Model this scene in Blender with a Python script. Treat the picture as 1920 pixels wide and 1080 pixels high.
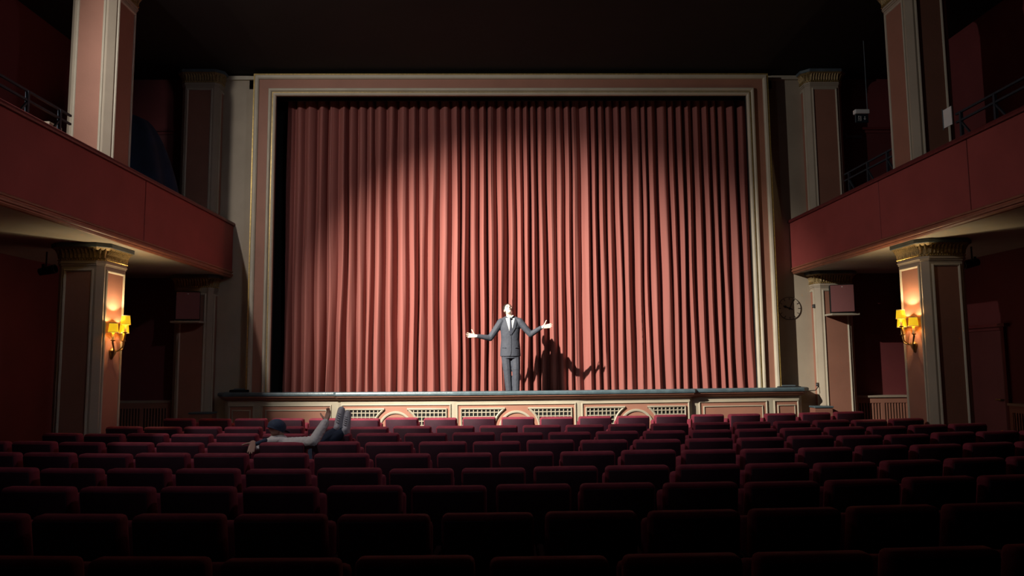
import bpy, bmesh, math, random
from mathutils import Vector, Matrix, noise
random.seed(7)
PI = math.pi
S = bpy.context.scene
COL = S.collection
for o in list(bpy.data.objects): bpy.data.objects.remove(o)

# ------------------------------------------------------------------ camera
F_PX = 1400.0
TILT, YAW, ROLL = math.radians(5.71), math.radians(1.2), math.radians(0.5)
fw = Vector((math.sin(YAW)*math.cos(TILT), math.cos(YAW)*math.cos(TILT), math.sin(TILT)))
r0 = Vector((math.cos(YAW), -math.sin(YAW), 0)); u0 = r0.cross(fw)
rt = r0*math.cos(ROLL) - u0*math.sin(ROLL); up = u0*math.cos(ROLL) + r0*math.sin(ROLL)
cd = bpy.data.cameras.new('camera'); cam = bpy.data.objects.new('camera', cd); COL.objects.link(cam)
cd.sensor_width = 36; cd.lens = 36*F_PX/1920; cd.clip_start = .05; cd.clip_end = 100
CAMLOC = Vector((0, 0, 1.70))
m3 = Matrix((rt, up, -fw)).transposed()
cam.matrix_world = Matrix.Translation(CAMLOC) @ m3.to_4x4()
S.camera = cam

# ------------------------------------------------------------------ world, lights, exposure
S.view_settings.view_transform = 'Standard'; S.view_settings.look = 'None'
S.view_settings.exposure = 0.0; S.view_settings.gamma = 1.0; S.view_settings.use_curve_mapping = False
w = bpy.data.worlds.new('world'); S.world = w; w.use_nodes = True
w.node_tree.nodes['Background'].inputs[0].default_value = (.02, .022, .03, 1)
w.node_tree.nodes['Background'].inputs[1].default_value = 0.05

def aim(o, target):
    o.rotation_euler = (Vector(target)-o.location).to_track_quat('-Z', 'Y').to_euler()
def spot(name, loc, target, watts, size, blend, radius, col):
    l = bpy.data.lights.new(name, 'SPOT'); l.energy = watts; l.spot_size = math.radians(size); l.spot_blend = blend
    l.shadow_soft_size = radius; l.color = col
    o = bpy.data.objects.new(name, l); COL.objects.link(o); o.location = loc; aim(o, target); return o
def area(name, loc, target, watts, sx, sy, col):
    l = bpy.data.lights.new(name, 'AREA'); l.energy = watts; l.shape = 'RECTANGLE'; l.size = sx; l.size_y = sy; l.color = col
    o = bpy.data.objects.new(name, l); COL.objects.link(o); o.location = loc; aim(o, target); return o
LIGHT = (-5.65, 6.6, 7.0)
spot('follow_spot_light', LIGHT, (.80, 14.4, 1.60), 15500, 51, 1.0, .06, (1, .93, .80))
spot('follow_spot_spill', LIGHT, (0, 13.0, 3.2), 900, 116, 1.0, .06, (1, .94, .88))
spot('fill_light_left', (-4.3, 3.4, 7.15), (0, 11, 1.2), 70, 110, 1.0, .25, (.80, .86, 1))  # added faint cool fill, stands for no fixture in the hall
spot('fill_light_right', (2.4, 4.4, 7.15), (-2.0, 11, 2.2), 260, 105, 1.0, .25, (.86, .90, 1))  # added fill to lift the dark left columns and pilasters, no real lamp

# ------------------------------------------------------------------ materials
MATS = {}
def mat(name, col, rough=.6, var=.12, scale=6, sheen=0, metal=0, bump=0, bscale=60, spec=.4, stretch=(1, 1, 1), col2=None):
    m = bpy.data.materials.new(name); m.use_nodes = True; nt = m.node_tree; b = nt.nodes['Principled BSDF']
    tc = nt.nodes.new('ShaderNodeTexCoord'); mp = nt.nodes.new('ShaderNodeMapping'); mp.inputs['Scale'].default_value = stretch
    nt.links.new(tc.outputs['Object'], mp.inputs['Vector'])
    n = nt.nodes.new('ShaderNodeTexNoise'); n.inputs['Scale'].default_value = scale; n.inputs['Detail'].default_value = 4
    nt.links.new(mp.outputs[0], n.inputs['Vector'])
    r = nt.nodes.new('ShaderNodeValToRGB'); r.color_ramp.elements[0].position = .3; r.color_ramp.elements[1].position = .7
    a = [c*(1-var) for c in col]; z = [min(1, c*(1+var)) for c in col] if col2 is None else col2
    r.color_ramp.elements[0].color = (*a, 1); r.color_ramp.elements[1].color = (*z, 1)
    nt.links.new(n.outputs['Fac'], r.inputs['Fac']); nt.links.new(r.outputs['Color'], b.inputs['Base Color'])
    b.inputs['Roughness'].default_value = rough; b.inputs['Metallic'].default_value = metal
    b.inputs['Specular IOR Level'].default_value = spec
    if sheen:
        b.inputs['Sheen Weight'].default_value = sheen; b.inputs['Sheen Roughness'].default_value = .45
        b.inputs['Sheen Tint'].default_value = (*[min(1, c*1.6+.1) for c in col], 1)
    if bump:
        n2 = nt.nodes.new('ShaderNodeTexNoise'); n2.inputs['Scale'].default_value = bscale; n2.inputs['Detail'].default_value = 3
        nt.links.new(mp.outputs[0], n2.inputs['Vector'])
        bp = nt.nodes.new('ShaderNodeBump'); bp.inputs['Strength'].default_value = bump; bp.inputs['Distance'].default_value = .01
        nt.links.new(n2.outputs['Fac'], bp.inputs['Height']); nt.links.new(bp.outputs[0], b.inputs['Normal'])
    MATS[name] = m
    return m
mat('cream', (.50, .44, .34), .55, .08, 3, bump=.1)
mat('cream_wall', (.40, .33, .25), .7, .10, 1.5, bump=.15, bscale=40)
mat('pink', (.34, .155, .105), .6, .08, 2, bump=.12)
mat('pink_dark', (.26, .11, .075), .6, .08, 2, bump=.12)
mat('stage_cream', (.37, .325, .245), .55, .08, 3, bump=.1)
mat('gold', (.52, .36, .12), .38, .25, 30, metal=.55)
mat('dull_gold', (.30, .21, .09), .5, .3, 40, metal=.3, bump=.5, bscale=80)
mat('slate', (.10, .13, .15), .5, .2, 5)
mat('stage_paint', (.085, .125, .145), .38, .22, 9, bump=.3, bscale=30)
mat('parapet_red', (.30, .055, .050), .7, .10, 2.2, sheen=.15, bump=.25, bscale=220)
mat('rail_red', (.13, .02, .022), .45, .15, 8)
mat('trim_brown', (.30, .11, .065), .45, .15, 8)
mat('wall_red', (.15, .03, .032), .75, .12, 1.2, bump=.15, bscale=120)
mat('soffit', (.52, .46, .37), .7, .06, 1)
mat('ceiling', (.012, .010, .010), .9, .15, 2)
mat('carpet', (.03, .008, .012), .95, .3, 30, bump=.3, bscale=200)
mat('black', (.006, .006, .007), .8, .3, 10)
mat('black_metal', (.012, .013, .016), .4, .2, 20, metal=.4)
mat('curtain', (.270, .085, .071), .75, .10, 7, sheen=.04, stretch=(1, 1, .05), bump=.15, bscale=25)
mat('velvet', (.20, .018, .038), .8, .15, 12, sheen=.35, bump=.2, bscale=150)
mat('seat_board', (.030, .006, .014), .65, .2, 8, spec=.2)
mat('seat_metal', (.015, .013, .014), .45, .2, 20, metal=.5)
mat('rail_metal', (.05, .065, .085), .45, .2, 20, metal=.5)
mat('brass', (.30, .19, .07), .35, .3, 25, metal=.8)
mat('candle', (.80, .74, .60), .5, .05, 10)
mat('white', (.75, .75, .73), .5, .04, 10)
mat('white_shirt', (.80, .79, .77), .7, .04, 30)
mat('skin', (.80, .58, .47), .5, .06, 20)
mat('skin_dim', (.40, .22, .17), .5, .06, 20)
mat('hair', (.02, .014, .011), .5, .3, 60)
mat('lips', (.35, .12, .10), .5, .1, 30)
mat('eye_dark', (.03, .02, .02), .3, .1, 30)
mat('suit', (.046, .051, .068), .75, .12, 60, bump=.9, bscale=11)
mat('tie', (.035, .038, .055), .5, .2, 60)
mat('shoe_black', (.01, .01, .011), .3, .2, 20)
mat('cloth_blue', (.014, .024, .055), .85, .25, 5)
mat('cap_blue', (.030, .045, .085), .8, .15, 30, bump=.2, bscale=200)
mat('jacket_white', (.54, .49, .49), .8, .08, 25, bump=1.0, bscale=20)
mat('jeans', (.012, .018, .040), .85, .2, 60)
mat('sneaker', (.36, .34, .38), .7, .10, 40)
mat('sneaker_lace', (.13, .125, .15), .7, .1, 40)
mat('sneaker_sole', (.26, .19, .18), .7, .10, 40)
mat('speaker_cloth', (.23, .085, .085), .8, .06, 60, bump=.2, bscale=250)
mat('clock_dark', (.03, .022, .02), .4, .1, 20)
mat('sign_dark', (.012, .022, .030), .4, .1, 20)
mat('door_red', (.11, .026, .028), .55, .1, 2)
def shade_mat():
    m = bpy.data.materials.new('lamp_shade'); m.use_nodes = True; nt = m.node_tree; b = nt.nodes['Principled BSDF']
    tc = nt.nodes.new('ShaderNodeTexCoord'); n = nt.nodes.new('ShaderNodeTexNoise'); n.inputs['Scale'].default_value = 14
    nt.links.new(tc.outputs['Object'], n.inputs['Vector'])
    r = nt.nodes.new('ShaderNodeValToRGB'); r.color_ramp.elements[0].color = (.85, .45, .008, 1); r.color_ramp.elements[1].color = (.95, .60, .02, 1)
    nt.links.new(n.outputs['Fac'], r.inputs['Fac']); nt.links.new(r.outputs[0], b.inputs['Base Color'])
    b.inputs['Roughness'].default_value = .8
    nt.links.new(r.outputs[0], b.inputs['Emission Color']); b.inputs['Emission Strength'].default_value = .85
    MATS['lamp_shade'] = m
shade_mat()
def bulb_mat():
    m = bpy.data.materials.new('bulb_glow'); m.use_nodes = True; b = m.node_tree.nodes['Principled BSDF']
    b.inputs['Emission Color'].default_value = (1, .72, .35, 1); b.inputs['Emission Strength'].default_value = 12
    MATS['bulb_glow'] = m
bulb_mat()

# ------------------------------------------------------------------ mesh helpers
class MB:
    def __init__(s): s.v = []; s.f = []
    def add(s, vs, fs):
        k = len(s.v); s.v += [tuple(v) for v in vs]; s.f += [tuple(i+k for i in f) for f in fs]; return s
    def box(s, x0, x1, y0, y1, z0, z1):
        return s.add([(x, y, z) for x in (x0, x1) for y in (y0, y1) for z in (z0, z1)],
                     [(0, 1, 3, 2), (4, 6, 7, 5), (0, 4, 5, 1), (2, 3, 7, 6), (0, 2, 6, 4), (1, 5, 7, 3)])
    def prism(s, poly, z0, z1, poly2=None):
        n = len(poly); poly2 = poly2 or poly
        vs = [(x, y, z0) for x, y in poly]+[(x, y, z1) for x, y in poly2]
        fs = [(i, (i+1) % n, n+(i+1) % n, n+i) for i in range(n)]+[tuple(range(n-1, -1, -1)), tuple(range(n, 2*n))]
        return s.add(vs, fs)
    def lathe(s, c, prof, n=16, axis='Z', ang=2*PI):
        vs = []; fs = []; m = len(prof)
        for i in range(n):
            a = ang*i/n
            for r, h in prof:
                p = (r*math.cos(a), r*math.sin(a), h)
                if axis == 'Y': p = (p[0], p[2], p[1])
                if axis == 'X': p = (p[2], p[0], p[1])
                vs.append((c[0]+p[0], c[1]+p[1], c[2]+p[2]))
        for i in range(n):
            j = (i+1) % n
            for k in range(m-1): fs.append((i*m+k, j*m+k, j*m+k+1, i*m+k+1))
        fs.append(tuple(i*m for i in range(n-1, -1, -1))); fs.append(tuple(i*m+m-1 for i in range(n)))
        return s.add(vs, fs)
    def tube(s, pts, r, n=8):
        pts = [Vector(p) for p in pts]; rs = r if isinstance(r, (list, tuple)) else [r]*len(pts)
        vs = []; fs = []; prev = None
        for i, p in enumerate(pts):
            t = (pts[min(i+1, len(pts)-1)]-pts[max(i-1, 0)]).normalized()
            if prev is None:
                a = t.cross(Vector((0, 0, 1)))
                if a.length < .1: a = t.cross(Vector((1, 0, 0)))
            else: a = prev-t*prev.dot(t)
            a.normalize(); prev = a; b = t.cross(a)
            for k in range(n):
                q = 2*PI*k/n; vs.append(p+(a*math.cos(q)+b*math.sin(q))*rs[i])
        for i in range(len(pts)-1):
            for k in range(n):
                l = (k+1) % n; fs.append((i*n+k, i*n+l, (i+1)*n+l, (i+1)*n+k))
        fs.append(tuple(range(n-1, -1, -1))); fs.append(tuple((len(pts)-1)*n+k for k in range(n)))
        return s.add(vs, fs)
    def bar(s, a, b, wx, wy=None): # square bar between points
        a = Vector(a); b = Vector(b); t = (b-a).normalized(); wy = wy or wx
        u = t.cross(Vector((0, 0, 1)))
        if u.length < .1: u = Vector((1, 0, 0))
        u.normalize(); v = t.cross(u)
        vs = [p+u*(sx*wx/2)+v*(sy*wy/2) for p in (a, b) for sx, sy in ((-1, -1), (1, -1), (1, 1), (-1, 1))]
        return s.add(vs, [(0, 1, 5, 4), (1, 2, 6, 5), (2, 3, 7, 6), (3, 0, 4, 7), (3, 2, 1, 0), (4, 5, 6, 7)])
    def build(s, name, m, parent=None, smooth=False, bevel=0, seg=2, loc=None):
        me = bpy.data.meshes.new(name); off = Vector(loc) if loc else (parent_world(parent) if parent else Vector())
        me.from_pydata([tuple(Vector(v)-off) for v in s.v], [], s.f); me.update()
        bm = bmesh.new(); bm.from_mesh(me)
        bmesh.ops.recalc_face_normals(bm, faces=bm.faces)
        if bevel:
            bmesh.ops.remove_doubles(bm, verts=bm.verts, dist=1e-5)
            es = [e for e in bm.edges if len(e.link_faces) == 2 and e.calc_face_angle(0) > .5]
            bmesh.ops.bevel(bm, geom=es, offset=bevel, segments=seg, affect='EDGES', profile=.5, clamp_overlap=True)
        bm.to_mesh(me); bm.free()
        me.materials.append(MATS[m])
        if smooth:
            for p in me.polygons: p.use_smooth = True
            try: me.set_sharp_from_angle(angle=math.radians(smooth if smooth is not True else 50))
            except Exception: pass
        o = bpy.data.objects.new(name, me); COL.objects.link(o)
        if parent is not None: o.parent = parent
        elif loc: o.location = loc
        return o
def parent_world(p):
    v = Vector()
    while p is not None: v += Vector(p.location); p = p.parent
    return v
def tag(o, label=None, cat=None, group=None, kind=None):
    if label: o['label'] = label
    if cat: o['category'] = cat
    if group: o['group'] = group
    if kind: o['kind'] = kind
    return o
def thing(name, label, cat, loc, group=None):
    o = bpy.data.objects.new(name, None); COL.objects.link(o); o.location = loc; o.empty_display_size = .1
    return tag(o, label, cat, group)
def struct(o, label=None): o['kind'] = 'structure'; return tag(o, label)

class Plane:   # local u (along), v (up), n (outwards)
    def __init__(s, o, u, n): s.o = Vector(o); s.u = Vector(u).normalized(); s.n = Vector(n).normalized(); s.v = Vector((0, 0, 1))
    def p(s, u, v, n=0): return s.o+s.u*u+s.v*v+s.n*n
def rect_frame(mb, pl, u0, u1, v0, v1, prof, openbottom=False):
    """mitred moulding round a rectangle; prof = list of (distance inwards, height)"""
    loops = []
    for d, h in prof:
        b = 0 if openbottom else d
        loops.append([pl.p(u0+d, v0+b, h), pl.p(u0+d, v1-d, h), pl.p(u1-d, v1-d, h), pl.p(u1-d, v0+b, h)])
    vs = [p for l in loops for p in l]; fs = []
    segs = 3 if openbottom else 4
    for i in range(len(loops)-1):
        for k in range(segs):
            l = (k+1) % 4; fs.append((i*4+k, i*4+l, (i+1)*4+l, (i+1)*4+k))
    mb.add(vs, fs)
def rect_panel(mb, pl, u0, u1, v0, v1, n0, n1):
    vs = [pl.p(u, v, n) for n in (n0, n1) for u, v in ((u0, v0), (u1, v0), (u1, v1), (u0, v1))]
    mb.add(vs, [(0, 1, 2, 3), (4, 5, 6, 7), (0, 1, 5, 4), (1, 2, 6, 5), (2, 3, 7, 6), (3, 0, 4, 7)])
def sweep_plan(mb, path, prof, cap=True):
    """sweep profile (offset to the viewer's side, z) along a plan polyline going left to right, mitred"""
    pts = [Vector((p[0], p[1])) for p in path]; n = len(pts); ms = []
    for i in range(n):
        ns = []
        if i: d = (pts[i]-pts[i-1]).normalized(); ns.append(Vector((d.y, -d.x)))
        if i < n-1: d = (pts[i+1]-pts[i]).normalized(); ns.append(Vector((d.y, -d.x)))
        if len(ns) == 2:
            m = (ns[0]+ns[1]).normalized(); m = m/max(.35, m.dot(ns[0]))
        else: m = ns[0]
        ms.append(m)
    k = len(prof); vs = []
    for i in range(n):
        for off, z in prof: q = pts[i]+ms[i]*off; vs.append((q.x, q.y, z))
    fs = [(i*k+j, (i+1)*k+j, (i+1)*k+j+1, i*k+j+1) for i in range(n-1) for j in range(k-1)]
    if cap: fs += [tuple(range(k)), tuple((n-1)*k+j for j in range(k-1, -1, -1))]
    mb.add(vs, fs)

# ------------------------------------------------------------------ key dimensions (metres)
XC = .34                 # centre line of the hall
YW = 14.2                # face of the front wall
FL, FR, FT = XC-4.53, XC+4.53, 6.82   # proscenium opening
ST = 1.12                # stage floor
PX = 5.36                # half distance between parapets
CXL, CXR, CY, CH, CHX = -5.71, 6.30, 10.62, .36, .31        # columns
WX = 7.68                # side walls
SOF = 3.38               # soffit under the balconies
BF = 3.62                # balcony floor
CEIL = 7.32
YB = -4.0                # rear wall

# ------------------------------------------------------------------ room shell
struct(MB().box(XC-WX-.4, XC+WX+.4, YB-.3, 17, -.2, 0).build('floor', 'carpet'))
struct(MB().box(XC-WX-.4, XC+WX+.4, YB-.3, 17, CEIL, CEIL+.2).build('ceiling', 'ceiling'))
for s, nm in ((-1, 'left'), (1, 'right')):
    x = XC+s*WX
    struct(MB().box(min(x, x+s*.25), max(x, x+s*.25), YB-.3, 17, 0, CEIL).build('wall_'+nm, 'wall_red'))
    # end wall of the aisle and of the balcony, behind the pilasters
    a, b = sorted((XC+s*5.6, XC+s*WX))
    struct(MB().box(a, b, YW+.2, YW+.4, 0, CEIL).build('wall_aisle_end_'+nm, 'wall_red'))
    a, b = sorted((XC+s*4.9, XC+s*6.3))
    struct(MB().box(a, b, YW, YW+.3, 0, CEIL).build('wall_front_'+nm, 'cream_wall'))
struct(MB().box(XC-WX, XC+WX, YB-.3, YB, 0, CEIL).build('wall_back', 'wall_red'))
struct(MB().box(FL-.6, FR+.6, YW, YW+.3, 7.05, CEIL).build('wall_front_top', 'cream_wall'))
struct(MB().box(FL-1.2, FR+1.2, 15.6, 15.8, 0, CEIL).build('wall_stage_rear', 'black'))
struct(MB().box(FL-1.0, FL-.9, YW+.3, 15.6, ST, CEIL).build('wall_stage_left', 'black'))
struct(MB().box(FR+.9, FR+1.0, YW+.3, 15.6, ST, CEIL).build('wall_stage_right', 'black'))
# cornice line over the frame
struct(MB().box(XC-6.0, XC+6.0, YW-.06, YW, CEIL-.1, CEIL-.03).build('trim_1', 'cream'))

# ------------------------------------------------------------------ proscenium frame
PF = YW-.25
fr = thing('proscenium_frame', 'large dusty pink stage frame with cream and gold mouldings around red curtain', 'stage frame', (XC, PF, ST))
pl = Plane((0, PF, 0), (1, 0, 0), (0, -1, 0))
def uframe(name, prof, m, parent=fr, smooth=False):
    mb = MB(); loops = [[pl.p(FL-d, ST, h), pl.p(FL-d, FT+d, h), pl.p(FR+d, FT+d, h), pl.p(FR+d, ST, h)] for d, h in prof]
    vs = [p for l in loops for p in l]; fs = []
    for i in range(len(loops)-1):
        for k in range(3): fs.append((i*4+k, i*4+k+1, (i+1)*4+k+1, (i+1)*4+k))
    mb.add(vs, fs)
    return mb.build(name, m, parent, smooth=smooth)
uframe('reveal', [(0, -.02), (0, -.09), (.36, -.09)], 'black')
uframe('inner_moulding', [(0, -.02), (0, .03), (.02, .05), (.045, .05), (.05, .025), (.075, .02), (.085, .05), (.10, .065), (.125, .065), (.14, .045), (.15, 0)], 'cream')
uframe('inner_gilding', [(.046, .03), (.050, .045), (.062, .045), (.068, .02)], 'gold')
uframe('band', [(.145, 0), (.33, 0)], 'pink')
uframe('outer_moulding', [(.325, 0), (.33, .03), (.35, .05), (.385, .055), (.395, .03), (.42, .03)], 'cream')
uframe('outer_gilding', [(.405, .025), (.407, .045), (.425, .045), (.43, .01), (.43, -.25)], 'gold')

# ------------------------------------------------------------------ stage
AP = [(-5.42, 14.2), (-5.40, 13.86), (-5.28, 13.74), (-4.70, 13.66), (-3.24, 13.52), (-3.18, 13.44), (-1.11, 13.27), (1.11, 13.27), (3.18, 13.44), (3.24, 13.52), (4.70, 13.66), (5.28, 13.74), (5.40, 13.86), (5.42, 14.2)]
AP = [(x+XC, y) for x, y in AP]
stg = thing('stage', 'low bowed stage apron with cream panelled front and blue grey painted edge', 'stage', (XC, 13.8, 0))
APF = [(XC-5.30, 14.3)]+[(x-.14*(1 if x > XC else -1)*(abs(x-XC) > 4.5), y+.16) for x, y in AP[1:-1]]+[(XC+5.30, 14.3)]
mb = MB(); mb.prism(APF+[(XC+5.30, 15.6), (XC-5.30, 15.6)], 1.09, ST); mb.build('stage_floor', 'stage_paint', stg)
mb = MB(); sweep_plan(mb, AP, [(-.10, 1.08), (-.10, 1.185), (-.06, 1.205), (.0, 1.205), (.03, 1.195), (.04, 1.17), (.035, 1.14), (.0, 1.13), (-.1, 1.13)]); mb.build('stage_nosing', 'stage_paint', stg)
mb = MB(); sweep_plan(mb, AP, [(-.14, 1.135), (.012, 1.135), (.015, 1.115), (-.005, 1.11), (-.03, 1.08), (-.075, 1.06), (-.09, 1.05), (-.14, 1.05)]); mb.build('cove_moulding', 'pink', stg)
mb = MB(); sweep_plan(mb, AP, [(-.12, 1.06), (-.09, 1.06), (-.09, .12), (-.06, .11), (-.06, 0), (-.12, 0)]); mb.build('fascia', 'stage_cream', stg)
def inset(i):  # plane on the fascia of segment i
    a, b = Vector((*AP[i], 0)), Vector((*AP[i+1], 0)); d = (b-a).normalized(); n = Vector((d.y, -d.x, 0))
    return Plane(a-n*.09, d, n), (b-a).length
FR1 = [(0, 0), (.004, .02), (.018, .026), (.03, .012), (.034, 0)]
for i in (3, 9, 2, 10, ):
    P_, L = inset(i); e = .08 if i in (3, 9) else .045
    mb = MB(); rect_frame(mb, P_, e, L-e, .22, .975, FR1); mb.build('panel_frame', 'stage_cream', stg)
    mb = MB(); rect_panel(mb, P_, e+.03, L-e-.03, .25, .945, .001, .006); mb.build('panel_border', 'pink', stg)
    g = e+.085 if i in (3, 9) else e+.07
    mb = MB(); rect_frame(mb, P_, g, L-g, .30, .89, [(0, .005), (.004, .022), (.016, .026), (.022, .01)]); mb.build('panel_bead', 'stage_cream', stg)
    mb = MB(); rect_panel(mb, P_, g+.02, L-g-.02, .32, .87, .002, .010); mb.build('panel', 'pink', stg)
for i in (5, 6, 7):
    P_, L = inset(i); e = .05; uc = L/2; vc = .545
    mb = MB(); rect_frame(mb, P_, e, L-e, .16, .985, FR1); mb.build('panel_frame', 'stage_cream', stg)
    mb = MB(); rect_panel(mb, P_, e+.03, L-e-.03, .19, .955, .001, .005); mb.build('panel_border', 'pink', stg)
    R1 = .405
    def ring(ra, rb, h0, h1, name, m):
        mb = MB(); N = 28; vs = []; fs = []
        for k in range(N+1):
            a = PI*k/N
            for r, h in ((ra, h0), (ra, h1), ((ra+rb)/2, h1+.006), (rb, h1), (rb, h0)): vs.append(P_.p(uc+r*math.cos(a), vc+r*math.sin(a), h))
        for sgn, base in ((1, 0), (-1, N)):   # legs down to the plinth
            pass
        for k in range(N):
            for j in range(4): fs.append((k*5+j, (k+1)*5+j, (k+1)*5+j+1, k*5+j+1))
        mb.add(vs, fs)
        for sg in (1, -1):
            u_a, u_b = sorted((uc+sg*ra, uc+sg*rb)); rect_panel(mb, P_, u_a, u_b, .22, vc, h0, h1)
        return mb.build(name, m, stg, smooth=40)
    ring(.275, .315, .005, .030, 'arch_moulding', 'stage_cream')
    # arch panel
    mb = MB(); N = 28
    pts = [(uc+.28*math.cos(PI*k/N), vc+.28*math.sin(PI*k/N)) for k in range(N+1)]+[(uc-.28, .22), (uc+.28, .22)]
    vs = [P_.p(u, v, h) for h in (.004, .014) for u, v in pts]; n = len(pts)
    mb.add(vs, [tuple(range(n)), tuple(range(2*n-1, n-1, -1))]+[(k, (k+1) % n, n+(k+1) % n, n+k) for k in range(n)])
    mb.build('arch_panel', 'pink', stg)
    for sg in (-1, 1):
        ua, ub = (e+.085, uc) if sg < 0 else (uc, L-e-.085)
        va, vb = .24, .895
        # opening outline: rectangle minus circle
        def edge(v, R):   # u limit next to the arch
            d = v-vc
            h = R if d <= 0 else (math.sqrt(R*R-d*d) if d < R else 0)
            return uc+sg*h
        # dark back board
        mb = MB(); N = 24; vs = []; fs = []
        for k in range(N+1):
            v = va+(vb-va)*k/N; q = edge(v, R1)
            if sg < 0: vs += [P_.p(ua, v, .0065), P_.p(q, v, .0065)]
            else: vs += [P_.p(q, v, .0065), P_.p(ub, v, .0065)]
        fs = [(2*k, 2*k+1, 2*k+3, 2*k+2) for k in range(N)]
        mb.add(vs, fs); mb.build('grille_backing', 'black', stg)
        # surrounding moulding following the arch
        out = []
        oa = ua if sg < 0 else ub
        topq = edge(vb, R1)
        arc = [(edge(va+(vb-va)*k/N, R1), va+(vb-va)*k/N) for k in range(N+1)]
        path = [(oa, va), (oa, vb)]+[(arc[-1])]+arc[::-1][1:]
        mb = MB(); mb.tube([P_.p(u, v, .018) for u, v in path]+[P_.p(oa, va, .018)], .021, 6); mb.build('grille_frame', 'stage_cream', stg)
        # lattice
        mb = MB(); pit = .0735; wv = .0085
        nu = int((ub-ua)/pit)+1; nv = int((vb-va)/pit)+1
        for k in range(1, nv):
            v = vb-k*pit+.01; q = edge(v, R1)
            a, b = (ua, q) if sg < 0 else (q, ub)
            if b-a > .03 and v > va: rect_panel(mb, P_, a, b, v-wv, v+wv, .008, .024)
        for k in range(1, nu):
            u = ua+k*pit-.005 if sg < 0 else ub-k*pit+.005
            d = abs(u-uc); vt = vb
            if d < R1:
                vlo = vc+math.sqrt(R1*R1-d*d)
                if vlo < vb-.01: rect_panel(mb, P_, u-wv, u+wv, vlo, vb, .008, .026)
            else: rect_panel(mb, P_, u-wv, u+wv, va, vb, .008, .026)
        tag(mb.build('grille_lattice', 'stage_cream', stg), 'cream square lattice of ventilation grille', kind='stuff')

# ------------------------------------------------------------------ curtains
def curtain(x0, x1, name, label, seed, ph):
    rnd = random.Random(seed); xs = [x0]
    while xs[-1] < x1-.12: xs.append(xs[-1]+rnd.choice((rnd.uniform(.13, .19), rnd.uniform(.18, .27))))
    k = (x1-x0)/(xs[-1]-x0); xs = [x0+(x-x0)*k for x in xs]
    n = len(xs)-1; amp = [rnd.uniform(.075, .130) for _ in range(n)]; skew = [rnd.uniform(-.22, .22) for _ in range(n)]
    SUB = 16; rows = 40; z0, z1 = ST+.015, 7.0
    vs = []; fs = []; W = n*SUB+1
    for r in range(rows+1):
        t = r/rows; z = z0+(z1-z0)*t; low = (1-t)
        sh = [0.0]*(n+1)
        for i in range(n+1): sh[i] = .045*(noise.noise((i*1.7+seed*3, z*.45, ph)))*(.25+low)
        for i in range(n):
            for j in range(SUB+(1 if i == n-1 else 0)):
                f = j/SUB; a = xs[i]+sh[i]; b = xs[i+1]+sh[i+1]; wd = b-a
                A = amp[i]*(.75+.35*low)
                g = f+skew[i]*math.sin(PI*f)*f*(1-f)*2
                A *= 1-.55*low*max(0, noise.noise((xs[i]*.9, z*.25, seed+.5))+.25)
                yy = -A*math.cos(2*PI*g)
                xx = a+wd*(f+.065*math.sin(2*PI*f)-.01*math.sin(4*PI*f))
                yy += (.030*noise.noise((xx*11, z*.5, seed))+.016*noise.noise((xx*24, z*.9, seed+7)))*(.15+low)
                vs.append((xx, 14.60+yy, z))
    for r in range(rows):
        for c in range(W-1): fs.append((r*W+c, r*W+c+1, (r+1)*W+c+1, (r+1)*W+c))
    mb = MB(); mb.add(vs, fs)
    o = mb.build(name, 'curtain', None, smooth=180, loc=((x0+x1)/2, 14.55, ST))
    return tag(o, label, 'curtain', 'stage curtain halves')
curtain(-4.12, .12, 'stage_curtain', 'left half of the pleated dusty red stage curtain', 3, .3)
curtain(.10, 5.22, 'stage_curtain', 'right half of the pleated dusty red stage curtain', 11, 4.2)
tag(MB().box(FL-.3, FR+.3, 14.36, 14.39, 6.87, 7.2).build('curtain_border', 'black', loc=(XC, 14.37, 6.8)), 'narrow black border cloth above the red curtain', 'border cloth')
tag(MB().box(FL-.7, FL+.0, 14.72, 14.76, ST, 7.2).build('side_masking', 'black', loc=(FL-.2, 14.74, ST)), 'black masking cloth at left edge of the curtain', 'masking cloth')

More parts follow.
